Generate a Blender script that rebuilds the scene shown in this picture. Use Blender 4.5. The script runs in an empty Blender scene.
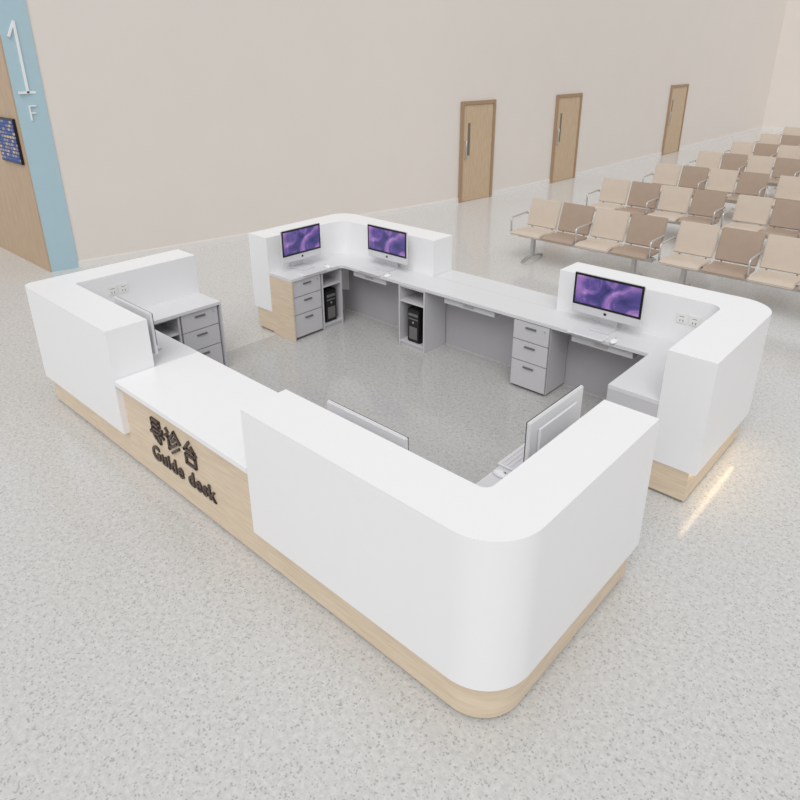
import bpy, bmesh, math
from mathutils import Matrix, Vector
S=bpy.context.scene
try: S.view_settings.view_transform='Standard'
except Exception: pass
COL=bpy.context.collection
# ---------------------------------------------------------------- materials
def lin(c): return tuple(((v/255)/12.92 if v/255<=.04045 else ((v/255+.055)/1.055)**2.4) for v in c)+(1,)
def mat(name,rgb,rough=.5,metal=0,emit=None,es=0,spec=.5,noise=0,scale=8):
    m=bpy.data.materials.new(name); m.use_nodes=True; n=m.node_tree.nodes; l=m.node_tree.links
    b=n['Principled BSDF']; b.inputs['Roughness'].default_value=rough; b.inputs['Metallic'].default_value=metal
    b.inputs['Specular IOR Level'].default_value=spec
    b.inputs['Base Color'].default_value=lin(rgb)
    tc=n.new('ShaderNodeTexCoord'); nz=n.new('ShaderNodeTexNoise'); nz.inputs['Scale'].default_value=scale; nz.inputs['Detail'].default_value=4
    l.new(tc.outputs['Object'],nz.inputs['Vector'])
    mx=n.new('ShaderNodeMix'); mx.data_type='RGBA'
    l.new(nz.outputs['Fac'],mx.inputs['Factor'])
    k=noise
    mx.inputs['A'].default_value=lin([max(0,v-k) for v in rgb]); mx.inputs['B'].default_value=lin([min(255,v+k) for v in rgb])
    l.new(mx.outputs['Result'],b.inputs['Base Color'])
    if emit: b.inputs['Emission Color'].default_value=lin(emit); b.inputs['Emission Strength'].default_value=es
    return m
def wood(name,c1,c2,rough=.45,sc=(1.2,1.2,14)):
    m=mat(name,c1,rough); n=m.node_tree.nodes; l=m.node_tree.links
    nz=[x for x in n if x.type=='TEX_NOISE'][0]; mx=[x for x in n if x.type=='MIX'][0]
    tc=[x for x in n if x.type=='TEX_COORD'][0]
    mp=n.new('ShaderNodeMapping'); mp.inputs['Scale'].default_value=sc
    l.new(tc.outputs['Object'],mp.inputs['Vector']); l.new(mp.outputs['Vector'],nz.inputs['Vector'])
    nz.inputs['Scale'].default_value=4; nz.inputs['Detail'].default_value=8; nz.inputs['Distortion'].default_value=.4
    r=n.new('ShaderNodeValToRGB'); r.color_ramp.elements[0].position=.35; r.color_ramp.elements[1].position=.65
    l.new(nz.outputs['Fac'],r.inputs['Fac']); l.new(r.outputs['Color'],mx.inputs['Factor'])
    mx.inputs['A'].default_value=lin(c1); mx.inputs['B'].default_value=lin(c2)
    return m
M_white=mat('white_lacquer',(240,240,241),.3,noise=1)
M_top=mat('white_laminate',(220,220,222),.35,noise=1)
M_grey=mat('grey_laminate',(203,202,205),.45,noise=1)
M_greyd=mat('inner_panel_grey',(187,185,188),.5,noise=2)
M_wood=wood('maple_veneer',(225,208,184),(213,194,169))
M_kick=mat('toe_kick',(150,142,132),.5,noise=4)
M_letter=mat('dark_bronze_letters',(78,64,58),.35,.3,noise=3)
M_alu=mat('aluminium',(226,226,228),.35,.2,noise=1)
M_black=mat('black_plastic',(22,22,24),.35,noise=2)
M_socket=mat('socket_plastic',(235,235,232),.35,noise=1)
M_line=mat('drawer_gap',(110,108,108),.6,noise=1)
M_chrome=mat('brushed_steel',(200,199,198),.3,.7,noise=4)
M_tan=mat('beige_vinyl',(202,188,173),.5,noise=5)
M_brown=mat('brown_vinyl',(168,148,131),.5,noise=5)
M_wall=mat('plaster_wall',(226,219,212),.55,noise=2,scale=1.5)
M_base=mat('baseboard_white',(230,227,224),.5,noise=2)
M_door=wood('door_wood',(204,181,152),(193,168,138),.5,(8,8,1))
M_frame=mat('door_frame_brown',(166,138,110),.5,noise=4)
M_blue=mat('pale_blue_paint',(172,199,210),.6,noise=2)
M_panel=wood('oak_wall_panel',(192,168,142),(181,156,129),.5,(8,8,1))
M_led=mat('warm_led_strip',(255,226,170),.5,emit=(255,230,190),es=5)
M_glass=mat('door_window',(120,110,98),.15,noise=3)
M_key=mat('keyboard_white',(236,236,236),.4,noise=1)
# screen wallpaper
M_scr=bpy.data.materials.new('screen_purple'); M_scr.use_nodes=True
n=M_scr.node_tree.nodes; l=M_scr.node_tree.links; b=n['Principled BSDF']
tc=n.new('ShaderNodeTexCoord'); nz=n.new('ShaderNodeTexNoise'); nz.inputs['Scale'].default_value=4; nz.inputs['Detail'].default_value=5; nz.inputs['Distortion'].default_value=1.2
r=n.new('ShaderNodeValToRGB'); e=r.color_ramp.elements
e[0].position=.3; e[0].color=lin((48,50,96)); e[1].position=.72; e[1].color=lin((226,190,218))
x=e.new(.44); x.color=lin((84,72,132)); x=e.new(.56); x.color=lin((146,110,172))
l.new(tc.outputs['Object'],nz.inputs['Vector']); l.new(nz.outputs['Fac'],r.inputs['Fac']); l.new(r.outputs['Color'],b.inputs['Base Color'])
l.new(r.outputs['Color'],b.inputs['Emission Color']); b.inputs['Emission Strength'].default_value=.4; b.inputs['Roughness'].default_value=.2
# info screen
M_info=bpy.data.materials.new('info_screen_blue'); M_info.use_nodes=True
n=M_info.node_tree.nodes; l=M_info.node_tree.links; b=n['Principled BSDF']
tc=n.new('ShaderNodeTexCoord'); br=n.new('ShaderNodeTexBrick'); mp=n.new('ShaderNodeMapping'); mp.inputs['Rotation'].default_value=(math.pi/2,0,0)
l.new(tc.outputs['Object'],mp.inputs['Vector']); l.new(mp.outputs['Vector'],br.inputs['Vector'])
br.inputs['Color1'].default_value=lin((40,76,140)); br.inputs['Color2'].default_value=lin((224,190,110)); br.inputs['Mortar'].default_value=lin((24,50,104))
br.inputs['Scale'].default_value=5; br.inputs['Mortar Size'].default_value=.05; br.inputs['Bias'].default_value=-.35
l.new(br.outputs['Color'],b.inputs['Base Color']); l.new(br.outputs['Color'],b.inputs['Emission Color']); b.inputs['Emission Strength'].default_value=.3
# terrazzo floor
def ramp(n,l,fac,stops):
    r=n.new('ShaderNodeValToRGB'); e=r.color_ramp.elements
    e[0].position,e[0].color=stops[0][0],lin(stops[0][1]); e[1].position,e[1].color=stops[-1][0],lin(stops[-1][1])
    for p,c in stops[1:-1]:
        q=e.new(p); q.color=lin(c)
    l.new(fac,r.inputs['Fac']); return r.outputs['Color']
def terrazzo(name,k):
    M=bpy.data.materials.new(name); M.use_nodes=True
    n=M.node_tree.nodes; l=M.node_tree.links; b=n['Principled BSDF']; b.inputs['Roughness'].default_value=.13
    tc=n.new('ShaderNodeTexCoord')
    n1=n.new('ShaderNodeTexNoise'); n1.inputs['Scale'].default_value=32; n1.inputs['Detail'].default_value=8; n1.inputs['Roughness'].default_value=.8
    l.new(tc.outputs['Object'],n1.inputs['Vector'])
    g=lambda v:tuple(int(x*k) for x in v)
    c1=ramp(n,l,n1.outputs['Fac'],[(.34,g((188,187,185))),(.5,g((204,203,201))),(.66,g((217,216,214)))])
    v=n.new('ShaderNodeTexVoronoi'); v.inputs['Scale'].default_value=120; l.new(tc.outputs['Object'],v.inputs['Vector'])
    sp=n.new('ShaderNodeSeparateColor'); l.new(v.outputs['Color'],sp.inputs['Color'])
    c2=ramp(n,l,sp.outputs[0],[(.0,(150,148,146)),(.06,(150,148,146)),(.1,(255,255,255)),(1,(255,255,255))])
    mx=n.new('ShaderNodeMix'); mx.data_type='RGBA'; mx.blend_type='MULTIPLY'; mx.inputs['Factor'].default_value=.42
    l.new(c1,mx.inputs['A']); l.new(c2,mx.inputs['B']); l.new(mx.outputs['Result'],b.inputs['Base Color'])
    return M
M_floor=terrazzo('terrazzo',1.0); M_floor_shade=terrazzo('terrazzo_shaded',.92)  # second copy is the same terrazzo, darkened as shade for inside the desk

# ---------------------------------------------------------------- helpers
def empty(name,loc=(0,0,0),rz=0):
    o=bpy.data.objects.new(name,None); o.empty_display_size=.1; COL.objects.link(o); o.location=loc; o.rotation_euler=(0,0,rz); return o
def link(name,me,parent=None,m=None,loc=None,rot=None):
    o=bpy.data.objects.new(name,me); COL.objects.link(o)
    if m is not None and len(me.materials)==0: me.materials.append(m)
    if parent: o.parent=parent
    if loc: o.location=loc
    if rot: o.rotation_euler=rot
    return o
def boxm(name,a,b_,m,parent=None,bev=.004,seg=2):
    bm=bmesh.new(); bmesh.ops.create_cube(bm,size=1)
    for q in bm.verts:
        q.co=Vector([(a[i]+b_[i])/2+q.co[i]*(b_[i]-a[i]) for i in range(3)])
    if bev>0:
        bv=min(bev,.45*min(b_[i]-a[i] for i in range(3)))
        bmesh.ops.bevel(bm,geom=bm.edges[:],offset=bv,segments=seg,affect='EDGES')
    me=bpy.data.meshes.new(name); bm.to_mesh(me); bm.free()
    return link(name,me,parent,m)
def roundpoly(pts,rad,seg=16):
    out=[]; N=len(pts)
    for i,(p,r) in enumerate(zip(pts,rad)):
        p=Vector(p)
        if r<=0: out.append(p); continue
        d1=(Vector(pts[i-1])-p).normalized(); d2=(Vector(pts[(i+1)%N])-p).normalized()
        A=p+d1*r; B=p+d2*r; C=p+(d1+d2)*r
        a1=math.atan2(A.y-C.y,A.x-C.x); a2=math.atan2(B.y-C.y,B.x-C.x)
        da=(a2-a1+math.pi)%(2*math.pi)-math.pi
        for k in range(seg+1):
            a=a1+da*k/seg; out.append(C+Vector((math.cos(a),math.sin(a)))*r)
    return out
def prism(name,pts,rad,z0,z1,m,parent,bev=.008):
    P=roundpoly(pts,rad); area=sum(P[i-1].x*P[i].y-P[i].x*P[i-1].y for i in range(len(P)))
    if area<0: P=P[::-1]
    bm=bmesh.new(); lo=[bm.verts.new((p.x,p.y,z0)) for p in P]; hi=[bm.verts.new((p.x,p.y,z1)) for p in P]
    k=len(P)
    ft=bm.faces.new(hi); bm.faces.new(lo[::-1]); ft.normal_update()
    for i in range(k):
        f=bm.faces.new((lo[i],lo[(i+1)%k],hi[(i+1)%k],hi[i])); f.smooth=True
    if bev: bmesh.ops.bevel(bm,geom=[e for e in bm.edges if e.verts[0].co.z==z1 and e.verts[1].co.z==z1],offset=bev,segments=2,affect='EDGES')
    me=bpy.data.meshes.new(name); bm.to_mesh(me); bm.free()
    try: me.set_sharp_from_angle(angle=math.radians(28))
    except Exception: pass
    return link(name,me,parent,m)
def ribbon(name,prof,w,th,m,parent,x0=0,bev=.012):
    """side profile (y,z) swept to width w along X, with thickness th"""
    bm=bmesh.new(); N=len(prof); nr=[]
    for i in range(N):
        a=Vector(prof[max(0,i-1)]); b=Vector(prof[min(N-1,i+1)]); d=(b-a).normalized(); nr.append(Vector((-d.y,d.x)))
    up=[Vector(p)+q*th/2 for p,q in zip(prof,nr)]; dn=[Vector(p)-q*th/2 for p,q in zip(prof,nr)]
    loop=up+dn[::-1]
    A=[bm.verts.new((x0-w/2,p.x,p.y)) for p in loop]; B=[bm.verts.new((x0+w/2,p.x,p.y)) for p in loop]
    k=len(loop); bm.faces.new(A); bm.faces.new(B[::-1])
    for i in range(k): bm.faces.new((A[i],B[i],B[(i+1)%k],A[(i+1)%k]))
    bmesh.ops.recalc_face_normals(bm,faces=bm.faces)
    sh=[e for e in bm.edges if len(e.link_faces)==2 and e.calc_face_angle()>.7]
    bmesh.ops.bevel(bm,geom=sh,offset=bev,segments=3,affect='EDGES')
    for f in bm.faces: f.smooth=True
    me=bpy.data.meshes.new(name); bm.to_mesh(me); bm.free()
    try: me.set_sharp_from_angle(angle=math.radians(40))
    except Exception: pass
    return link(name,me,parent,m)
def tube(name,pts,r,m,parent):
    c=bpy.data.curves.new(name,'CURVE'); c.dimensions='3D'; c.bevel_depth=r; c.bevel_resolution=3; c.use_fill_caps=True
    s=c.splines.new('POLY'); s.points.add(len(pts)-1)
    for i,p in enumerate(pts): s.points[i].co=(*p,1)
    o=bpy.data.objects.new(name,c); COL.objects.link(o)
    me=bpy.data.meshes.new_from_object(o.evaluated_get(bpy.context.evaluated_depsgraph_get()))
    bpy.data.objects.remove(o); me.materials.clear()
    for f in me.polygons: f.use_smooth=True
    return link(name,me,parent,m)

# ---------------------------------------------------------------- reception desk
L,W,t,zl,dl=4.926,3.733,.317,.715,.69
a1,a2,b1,b2,b3,b4,c1,c2=1.55,3.18,1.44,2.34,1.47,2.32,1.72,3.2
T,zb,r=1.1,.26,.045
RD=empty('reception_desk')
RF=.27
shell=[
 ('shell_front_left',[(0,b3),(0,0),(a1,0),(a1,t),(t,t),(t,b3)],[0,.09,0,0,.03,0]),
 ('shell_front_right',[(a2,0),(L,0),(L,b1),(L-t,b1),(L-t,t),(a2,t)],[0,RF,0,0,.05,0]),
 ('shell_back_right',[(L,b2),(L,W),(c2,W),(c2,W-t),(L-t,W-t),(L-t,b2)],[0,RF,0,0,.1,0]),
 ('shell_back_left',[(c1,W),(0,W),(0,b4),(t,b4),(t,W-t),(c1,W-t)],[0,.22,0,0,.16,0])]
for nme,p,rd in shell: prism(nme,p,rd,zb,T,M_white,RD,.01)
# wooden plinths
prism('plinth_front',[(r,b3-.01),(r,r),(L-r,r),(L-r,b1-.01),(L-t,b1-.01),(L-t,t),(t,t),(t,b3-.01)],[0,.07,RF-.04,0,0,0,0,0],.025,zb,M_wood,RD,0)
prism('plinth_back',[(r,b4+.01),(r,W-r),(L-r,W-r),(L-r,b2+.01),(L-t,b2+.01),(L-t,W-t),(t,W-t),(t,b4+.01)],[0,.18,RF-.04,0,0,0,0,0],.025,zb,M_wood,RD,0)
q=r+.025
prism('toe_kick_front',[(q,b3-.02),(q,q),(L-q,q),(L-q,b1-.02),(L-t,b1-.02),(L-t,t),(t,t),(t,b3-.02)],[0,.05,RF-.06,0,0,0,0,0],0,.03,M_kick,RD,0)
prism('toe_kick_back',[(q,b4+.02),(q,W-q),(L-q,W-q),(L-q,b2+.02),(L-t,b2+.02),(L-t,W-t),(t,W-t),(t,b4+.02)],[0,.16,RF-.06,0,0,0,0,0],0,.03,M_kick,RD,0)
# warm light strip tucked under the overhang of the back right shell
boxm('led_strip_side',(L-r+.008,b2+.03,zb-.012),(L-.012,W-RF,zb-.001),M_led,RD,0)
# centre fascia
boxm('fascia_front',(a1,r,zb),(a2,t,zl-.045),M_wood,RD,0)
boxm('fascia_back',(c1,W-t,zb),(c2,W-r,zl-.045),M_wood,RD,0)
boxm('counter_front',(a1+.001,0,zl-.045),(a2-.001,dl,zl),M_white,RD,.004)
boxm('counter_back',(c1+.001,W-t,zl-.045),(c2-.001,W,zl),M_top,RD,.004)
# worktops
prism('worktop_front_left',[(t,b3-.005),(t,t),(a1,t),(a1,dl),(dl,dl),(dl,b3-.005)],[0]*6,zl-.03,zl-.001,M_top,RD,.003)
prism('worktop_front_right',[(a2,t),(L-t,t),(L-t,b1-.005),(L-dl,b1-.005),(L-dl,dl),(a2,dl)],[0]*6,zl-.03,zl-.001,M_top,RD,.003)
prism('worktop_back',[(t,b4+.005),(t,W-t),(L-t,W-t),(L-t,b2+.005),(L-dl,b2+.005),(L-dl,W-dl),(dl,W-dl),(dl,b4+.005)],[0,0,0,0,0,0,.06,0],zl-.03,zl,M_top,RD,.003)
# inner liners
g=.012
prism('liner_front',[(t,b3-.02),(t,t),(L-t,t),(L-t,b1-.02),(L-t-g,b1-.02),(L-t-g,t+g),(t+g,t+g),(t+g,b3-.02)],[0]*8,0,zl-.046,M_greyd,RD,0)
prism('liner_back',[(t,b4+.02),(t,W-t),(L-t,W-t),(L-t,b2+.02),(L-t-g,b2+.02),(L-t-g,W-t-g),(t+g,W-t-g),(t+g,b4+.02)],[0]*8,0,zl-.031,M_greyd,RD,0)
# end panels
boxm('end_panel_back_left',(t,b4+.005,0.0),(dl,b4+.024,zl-.031),M_wood,RD,.002)
boxm('end_panel_front_left',(t,b3-.024,0.0),(dl,b3-.005,zl-.031),M_grey,RD,.002)
boxm('end_panel_front_right',(L-dl,b1-.024,0.0),(L-t,b1-.005,zl-.031),M_grey,RD,.002)
boxm('end_panel_back_right',(L-dl,b2+.005,0.0),(L-t,b2+.024,zl-.031),M_grey,RD,.002)

def pedestal(name,loc,rz,w=.4,d=.36,h=.67):
    P=empty(name,loc,rz); P.parent=RD      # front faces local -Y, origin = front left bottom
    boxm('carcass',(0,.016,.02),(w,d,h),M_grey,P,.002)
    boxm('foot',(.02,.05,0),(w-.02,d-.02,.02),M_black,P,0)
    hh=[.0,.26,.46,.645]; 
    for i in range(3):
        z0=.03+hh[i]*(h-.03)/.645; z1=.03+hh[i+1]*(h-.03)/.645-.008
        boxm('drawer_%d'%(i+1),(.008,0,z0),(w-.008,.018,z1),M_grey,P,.002)
        zc=z1-.05
        boxm('handle_%d'%(i+1),(w/2-.055,-.012,zc-.008),(w/2+.055,.002,zc+.008),M_line,P,.003)
    boxm('gap_1',(.004,.012,.03),(w-.004,.0165,h-.004),M_line,P,0)
    tube('lock',[(w-.05,-.004,h-.05),(w-.05,.003,h-.05)],.009,M_chrome,P)
def opencab(name,loc,rz,w=.33,d=.36,h=.67):
    P=empty(name,loc,rz); P.parent=RD
    boxm('side_left',(0,0,0),(.018,d,h),M_grey,P,.002); boxm('side_right',(w-.018,0,0),(w,d,h),M_grey,P,.002)
    boxm('bottom',(.018,.005,.04),(w-.018,d,.06),M_grey,P,.001); boxm('kick',(.018,.02,0),(w-.018,.035,.04),M_grey,P,0)
    boxm('shelf',(.018,.01,.5),(w-.018,d,.518),M_grey,P,.001); boxm('rear',(.018,d-.012,.06),(w-.018,d,h),M_greyd,P,0)
    boxm('top_rail',(.018,.005,h-.018),(w-.018,d,h),M_grey,P,0)
    Q=empty('computer_tower',P.location,rz)
    bx=w/2-.085
    boxm('tower_case',(bx,.045,.0605),(bx+.17,d-.02,.44),M_black,Q,.006)
    boxm('front_bezel',(bx+.004,.032,.066),(bx+.166,.047,.436),M_black,Q,.006)
    boxm('drive_slot',(bx+.02,.028,.36),(bx+.15,.034,.39),M_line,Q,.001)
    boxm('drive_slot_low',(bx+.02,.028,.32),(bx+.15,.034,.335),M_line,Q,.001)
    boxm('vent_panel',(bx+.03,.028,.10),(bx+.14,.034,.24),M_line,Q,.001)
    tube('power_button',[(bx+.085,.026,.29),(bx+.085,.034,.29)],.011,M_chrome,Q)
R90=math.pi/2   # rotates front (-Y) to +X
zt=zl-.031
pedestal('drawer_pedestal',(dl-.02,b4+.03,0),R90,.4,.34,zt)
opencab('cpu_cabinet',(dl-.02,b4+.44,0),R90,.3,.34,zt)
pedestal('drawer_pedestal',(dl-.02,b3-.43,0),R90,.4,.34,zt)
opencab('cpu_cabinet',(dl-.02,b3-.77,0),R90,.33,.34,zt)
opencab('cpu_cabinet',(1.56,W-dl+.0,0),0,.36,.35,zt)
pedestal('drawer_pedestal',(2.98,W-dl+.0,0),0,.38,.35,zt)
pedestal('drawer_pedestal',(3.6,dl-.02,0),math.pi,.4,.34,zt)
pedestal('drawer_pedestal',(L-dl+.02,b1-.03,0),-R90,.4,.34,zt)
def tray(x0,x1):
    boxm('keyboard_tray',(x0,W-dl+.03,zt-.07),(x1,W-dl+.3,zt-.002),M_grey,RD,.003)
    xc=(x0+x1)/2
    boxm('tray_handle',(xc-.06,W-dl+.02,zt-.045),(xc+.06,W-dl+.031,zt-.028),M_chrome,RD,.002)
tray(.85,1.35); tray(2.15,2.75); tray(3.55,4.1)
# sockets
def sock(loc,rz,nm='wall_socket'):
    P=empty(nm,loc,rz); P.parent=RD
    boxm('plate',(-.043,-.008,-.043),(.043,0,.043),M_socket,P,.003)
    for dx in (-.012,.012): boxm('slot',(dx-.003,-.0085,-.03),(dx+.003,-.0078,-.012),M_line,P,0)
    boxm('slot_top',(-.02,-.0085,.012),(.02,-.0078,.016),M_line,P,0)
for y in (.62,.72): sock((t,y,.96),R90)
for x_ in (4.32,4.42): sock((x_,W-t,.93),0)
sock((t,3.05,.93),R90)
# letters
LT=empty('desk_lettering'); LT.parent=RD
def strokes(nm,segs,ox,oz,sx,sz,th):
    bm=bmesh.new()
    for pl in segs:
        for (x0,z0),(x1,z1) in zip(pl,pl[1:]):
            A=Vector((ox+x0*sx,0,oz+z0*sz)); B=Vector((ox+x1*sx,0,oz+z1*sz)); d=(B-A); ln=d.length; ang=math.atan2(d.z,d.x)
            mt=Matrix.Translation(((A+B)/2)+Vector((0,r-.0065,0)))@Matrix.Rotation(-ang,4,'Y')@Matrix.Diagonal((ln+th*.8,.014,th,1))
            bmesh.ops.create_cube(bm,size=1,matrix=mt)
    me=bpy.data.meshes.new(nm); bm.to_mesh(me); bm.free(); link(nm,me,LT,M_letter)
dao=[[(.2,.95),(.75,.95),(.75,.74),(.2,.74)],[(.2,.95),(.2,.53),(.9,.53),(.9,.65)],[(.03,.35),(.97,.35)],[(.68,.48),(.68,.02),(.5,.07)],[(.26,.26),(.38,.13)]]
zhen=[[(.08,.92),(.2,.8)],[(.0,.62),(.18,.62),(.18,.1),(.33,.25)],[(.65,.98),(.33,.6)],[(.65,.98),(1.0,.6)],[(.68,.7),(.45,.5)],[(.76,.52),(.42,.27)],[(.88,.35),(.38,.0)]]
tai=[[(.5,.98),(.15,.6),(.82,.64)],[(.62,.82),(.88,.54)],[(.2,.4),(.82,.4),(.82,.03),(.2,.03),(.2,.4)]]
for i,(nm,sg) in enumerate([('glyph_dao',dao),('glyph_zhen',zhen),('glyph_tai',tai)]):
    strokes(nm,sg,1.93+i*.215,.375,.185,.185,.02)
tx=bpy.data.curves.new('guide_desk_text','FONT'); tx.body='Guide desk'; tx.size=.16; tx.extrude=.006; tx.offset=.003; tx.space_character=1.1
to=bpy.data.objects.new('txt',tx); COL.objects.link(to); bpy.context.view_layer.update()
me=bpy.data.meshes.new_from_object(to.evaluated_get(bpy.context.evaluated_depsgraph_get())); bpy.data.objects.remove(to); me.materials.clear()
link('text_guide_desk',me,LT,M_letter,(1.90,r-.0055,.205),(math.pi/2,0,0))

# ---------------------------------------------------------------- computers
def monitor(loc,rz,w=.6,kb=True,upright=False):
    P=empty('computer_monitor',(loc[0],loc[1],loc[2]+.001),rz)   # screen faces local -Y
    h=.34 if upright else .36; z0=.055 if upright else .095
    boxm('display_body',(-w/2,-.01,z0),(w/2,.014,z0+h),M_alu,P,.006)
    boxm('back_bulge',(-w/2+.08,.01,z0+.05),(w/2-.08,.028,z0+h-.06),M_alu,P,.015,3)
    boxm('bezel',(-w/2+.003,-.0125,z0+.075),(w/2-.003,-.009,z0+h-.003),M_black,P,.001)
    boxm('screen',(-w/2+.022,-.0138,z0+.095),(w/2-.022,-.012,z0+h-.022),M_scr,P,0)
    boxm('logo',(-.012,-.0112,z0+.03),(.012,-.0095,z0+.052),M_black,P,.002)
    if upright:
        ribbon('stand_neck',[(.03,.2),(.03,.1),(.022,.05),(.018,.008)],.16,.008,M_alu,P,0,.002)
        boxm('stand_foot',(-.09,-.14,0),(.09,.035,.009),M_alu,P,.003)
    else:
        ribbon('stand_neck',[(.035,.2),(.055,.14),(.08,.06),(.09,.008)],.16,.008,M_alu,P,0,.002)
        boxm('stand_foot',(-.09,-.1,0),(.09,.098,.009),M_alu,P,.003)
    if kb:
        K=empty('keyboard',P.location,rz)
        boxm('keyboard_base',(-.2,-.27,0),(.12,-.15,.012),M_key,K,.004)
        for i in range(4): boxm('key_row_%d'%(i+1),(-.19,-.262+i*.027,.0115),(.11,-.24+i*.027,.016),M_top,K,.001)
        Q=empty('computer_mouse',P.location,rz)
        bm=bmesh.new(); bmesh.ops.create_uvsphere(bm,u_segments=16,v_segments=10,radius=1)
        for q_ in bm.verts:
            q_.co.z=max(q_.co.z,0); q_.co=Vector((q_.co.x*.03+.19,q_.co.y*.052-.2,q_.co.z*.028))
        for f in bm.faces: f.smooth=True
        m2=bpy.data.meshes.new('mouse_shell'); bm.to_mesh(m2); bm.free(); link('mouse_shell',m2,Q,M_key)
        boxm('scroll_wheel',(.188,-.178,.022),(.192,-.165,.029),M_line,Q,0)
monitor((.44,2.69,zl),R90,.54)
monitor((1.17,3.29,zl),0,.58)
monitor((3.74,3.27,zl),0,.62)
monitor((3.77,.385,zl),math.pi,.6,False,True)
monitor((1.2,.385,zl),math.pi,.58,False,True)
monitor((4.49,1.11,zl),-R90,.56)

# ---------------------------------------------------------------- waiting benches
cache={}
def bench(x,y):
    """four-seat beam bench, faces -Y, x = left end"""
    P=empty('waiting_bench',(x,y,0))
    if cache:
        for nm,me in cache['p']: link(nm,me,P)
        return
    before=set(COL.objects)
    pitch=.53
    for i in range(4):
        xc=.3+i*pitch; m=M_tan if i%2==0 else M_brown
        ribbon('seat_%d'%(i+1),[(-.27,.405),(-.245,.43),(-.15,.44),(0,.425),(.12,.42),(.19,.435)],.5,.035,m,P,xc)
        ribbon('backrest_%d'%(i+1),[(.2,.46),(.235,.56),(.26,.66),(.295,.77),(.325,.86)],.5,.035,m,P,xc)
        for s in (-1,1):
            tube('bracket_%d'%(i+1),[(xc+s*.17,-.18,.405),(xc+s*.17,.15,.395),(xc+s*.17,.22,.44),(xc+s*.17,.29,.66),(xc+s*.17,.33,.78)],.012,M_chrome,P)
    ln=.3*2+pitch*3
    boxm('beam',(.05,-.035,.32),(ln-.05,.035,.385),M_chrome,P,.006)
    for i,xl in enumerate((.3,ln-.3)):
        boxm('leg_post_%d'%(i+1),(xl-.03,-.03,.06),(xl+.03,.03,.33),M_chrome,P,.006)
        tube('leg_foot_%d'%(i+1),[(xl,-.29,.022),(xl,-.2,.045),(xl,0,.075),(xl,.2,.045),(xl,.29,.022)],.022,M_chrome,P)
    for i,xa in enumerate((.03,ln/2,ln-.03)):
        tube('armrest_%d'%(i+1),[(xa,.02,.36),(xa,-.2,.42),(xa,-.22,.62),(xa,-.19,.645),(xa,.2,.655),(xa,.24,.63)],.014,M_chrome,P)
    cache['p']=[(o.name.split('.')[0],o.data) for o in COL.objects if o not in before]
for i,y in enumerate((6.75,9.1,11.4,13.75,16.05,18.4,20.7)):
    for k in range(3 if i<2 else 2): bench(.62+k*2.26,y)

# ---------------------------------------------------------------- room
boxm('floor',(-14,-8,-.1),(16,32,0),M_floor,None,0)
boxm('floor_shade_patch',(.35,.35,-.01),(L-.35,W-.35,.0005),M_floor_shade,None,0)  # added sheet with the desk interior's shade painted into its floor colour
H=5.5
WP=[(-3.93,1.57),(-3.6,3.3),(-3.02,6.4),(-2.5,9.2),(-2.22,12.5),(-2.1,18),(-2.1,29.3)]
def wx(y):
    k=0
    while k<len(WP)-2 and y>WP[k+1][1]: k+=1
    def tan(i):
        a=WP[max(0,i-1)]; b=WP[min(len(WP)-1,i+1)]; return (b[0]-a[0])/(b[1]-a[1])
    x0,y0=WP[k]; x1,y1=WP[k+1]; h=y1-y0; s=(y-y0)/h
    return (2*s**3-3*s*s+1)*x0+(s**3-2*s*s+s)*h*tan(k)+(-2*s**3+3*s*s)*x1+(s**3-s*s)*h*tan(k+1)
def wallstrip(name,y0,y1,z0,z1,off,th,m,N=80):
    bm=bmesh.new(); rows=[]
    for i in range(N+1):
        y=y0+(y1-y0)*i/N; x=wx(y)+off
        rows.append([bm.verts.new((x,y,z0)),bm.verts.new((x,y,z1)),bm.verts.new((x-th,y,z1)),bm.verts.new((x-th,y,z0))])
    for A,B in zip(rows,rows[1:]):
        for j in range(4):
            f=bm.faces.new((A[j],B[j],B[(j+1)%4],A[(j+1)%4])); f.smooth=(j==0)
    bm.faces.new(rows[0]); bm.faces.new(rows[-1][::-1])
    bmesh.ops.recalc_face_normals(bm,faces=bm.faces)
    me=bpy.data.meshes.new(name); bm.to_mesh(me); bm.free()
    try: me.set_sharp_from_angle(angle=math.radians(30))
    except Exception: pass
    return link(name,me,None,m)
wallstrip('wall_left',1.57,29.3,0,H,0,.2,M_wall)
wallstrip('baseboard_left',1.93,29.3,0,.09,.015,.015,M_base)
wallstrip('trim_blue_band',1.57,1.93,0,H,.012,.02,M_blue,6)
boxm('wall_panelled',(-12,1.55,0),(-3.92,1.57,H),M_panel,None,0)
boxm('wall_far',(-2.3,29.3,0),(16,29.5,H),M_wall,None,0)
boxm('baseboard_far',(-2.1,29.28,0),(16,29.3,.09),M_base,None,0)
def door(i,y,w=1.0,h=2.02):
    x=wx(y)+.002; ang=math.atan2(-(wx(y+.3)-wx(y-.3)),.6)
    P=empty('door_%d'%i,(x,y,0),ang)
    f=.07
    boxm('frame_left',(0,-w/2,0),(.05,-w/2+f,h),M_frame,P,.004); boxm('frame_right',(0,w/2-f,0),(.05,w/2,h),M_frame,P,.004)
    boxm('frame_top',(0,-w/2+f,h-f),(.05,w/2-f,h),M_frame,P,.004)
    boxm('leaf',(0,-w/2+f,.006),(.03,w/2-f,h-f),M_door,P,.003)
    boxm('vision_slot',(.028,-w/2+.2,.95),(.033,-w/2+.27,1.6),M_glass,P,0)
    tube('pull_handle',[(.03,-w/2+.13,.9),(.07,-w/2+.13,.9),(.07,-w/2+.13,1.25),(.03,-w/2+.13,1.25)],.012,M_chrome,P)
door(1,9.8,1.02); door(2,13.1,1.1); door(3,19.6,1.3)
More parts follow.
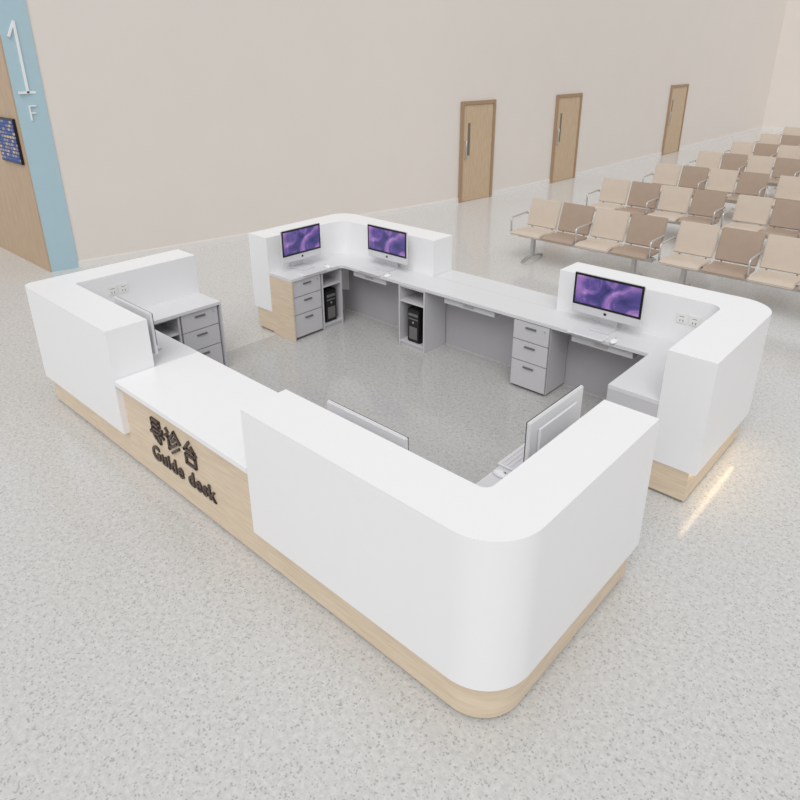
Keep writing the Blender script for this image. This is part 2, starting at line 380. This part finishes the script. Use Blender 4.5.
# floor number on blue band
FN=empty('floor_number_sign'); 
def wallstroke(nm,segs,oy,oz,sy,sz,th):
    bm=bmesh.new()
    for pl in segs:
        for (u0,z0),(u1,z1) in zip(pl,pl[1:]):
            A=Vector((0,oy+u0*sy,oz+z0*sz)); B=Vector((0,oy+u1*sy,oz+z1*sz)); d=B-A; ang=math.atan2(d.z,d.y)
            c=(A+B)/2; c.x=wx(max(1.58,c.y))+.02
            bmesh.ops.create_cube(bm,size=1,matrix=Matrix.Translation(c)@Matrix.Rotation(ang,4,'X')@Matrix.Diagonal((.02,d.length+th*.6,th,1)))
    me=bpy.data.meshes.new(nm); bm.to_mesh(me); bm.free(); link(nm,me,FN,M_white)
wallstroke('digit_one',[[(.1,.8),(.5,1),(.5,0)],[(0,0),(1,.0)]],1.63,2.45,.22,.85,.03)
wallstroke('letter_f',[[(0,0),(0,1),(.8,1)],[(0,.5),(.6,.5)]],1.72,2.1,.1,.18,.015)
SG=empty('information_screen')
boxm('sign_housing',(-4.75,1.515,1.52),(-4.0,1.55,2.12),M_black,SG,.005)
boxm('sign_display',(-4.73,1.510,1.54),(-4.02,1.516,2.10),M_info,SG,0)

# ---------------------------------------------------------------- light
wd=bpy.data.worlds.new('world'); S.world=wd; wd.use_nodes=True
bg=wd.node_tree.nodes['Background']; bg.inputs['Color'].default_value=(.99,.993,1,1); bg.inputs['Strength'].default_value=.66
sd=bpy.data.lights.new('skylight_sun','SUN'); sd.energy=1.5; sd.angle=math.radians(45); sd.color=(1,.99,.98)
so=bpy.data.objects.new('skylight_sun',sd); COL.objects.link(so)
so.rotation_euler=Vector((-.5,.8,-1.1)).to_track_quat('-Z','Y').to_euler()

# ---------------------------------------------------------------- camera
yaw,pitch,roll,f,py=.7428,.3959,-.0043,655.95,328.6
F=Vector((-math.sin(yaw),math.cos(yaw),0)); R=Vector((math.cos(yaw),math.sin(yaw),0)); U=Vector((0,0,1))
fw=F*math.cos(pitch)-U*math.sin(pitch); up=U*math.cos(pitch)+F*math.sin(pitch)
rr=R*math.cos(roll)+up*math.sin(roll); uu=up*math.cos(roll)-R*math.sin(roll)
cd=bpy.data.cameras.new('camera'); co=bpy.data.objects.new('camera',cd); COL.objects.link(co)
co.matrix_world=Matrix(((rr[0],uu[0],-fw[0],5.9604),(rr[1],uu[1],-fw[1],-1.7276),(rr[2],uu[2],-fw[2],2.8944),(0,0,0,1)))
cd.sensor_width=36; cd.lens=f*36/800; cd.shift_y=(py-400)/800
S.camera=co
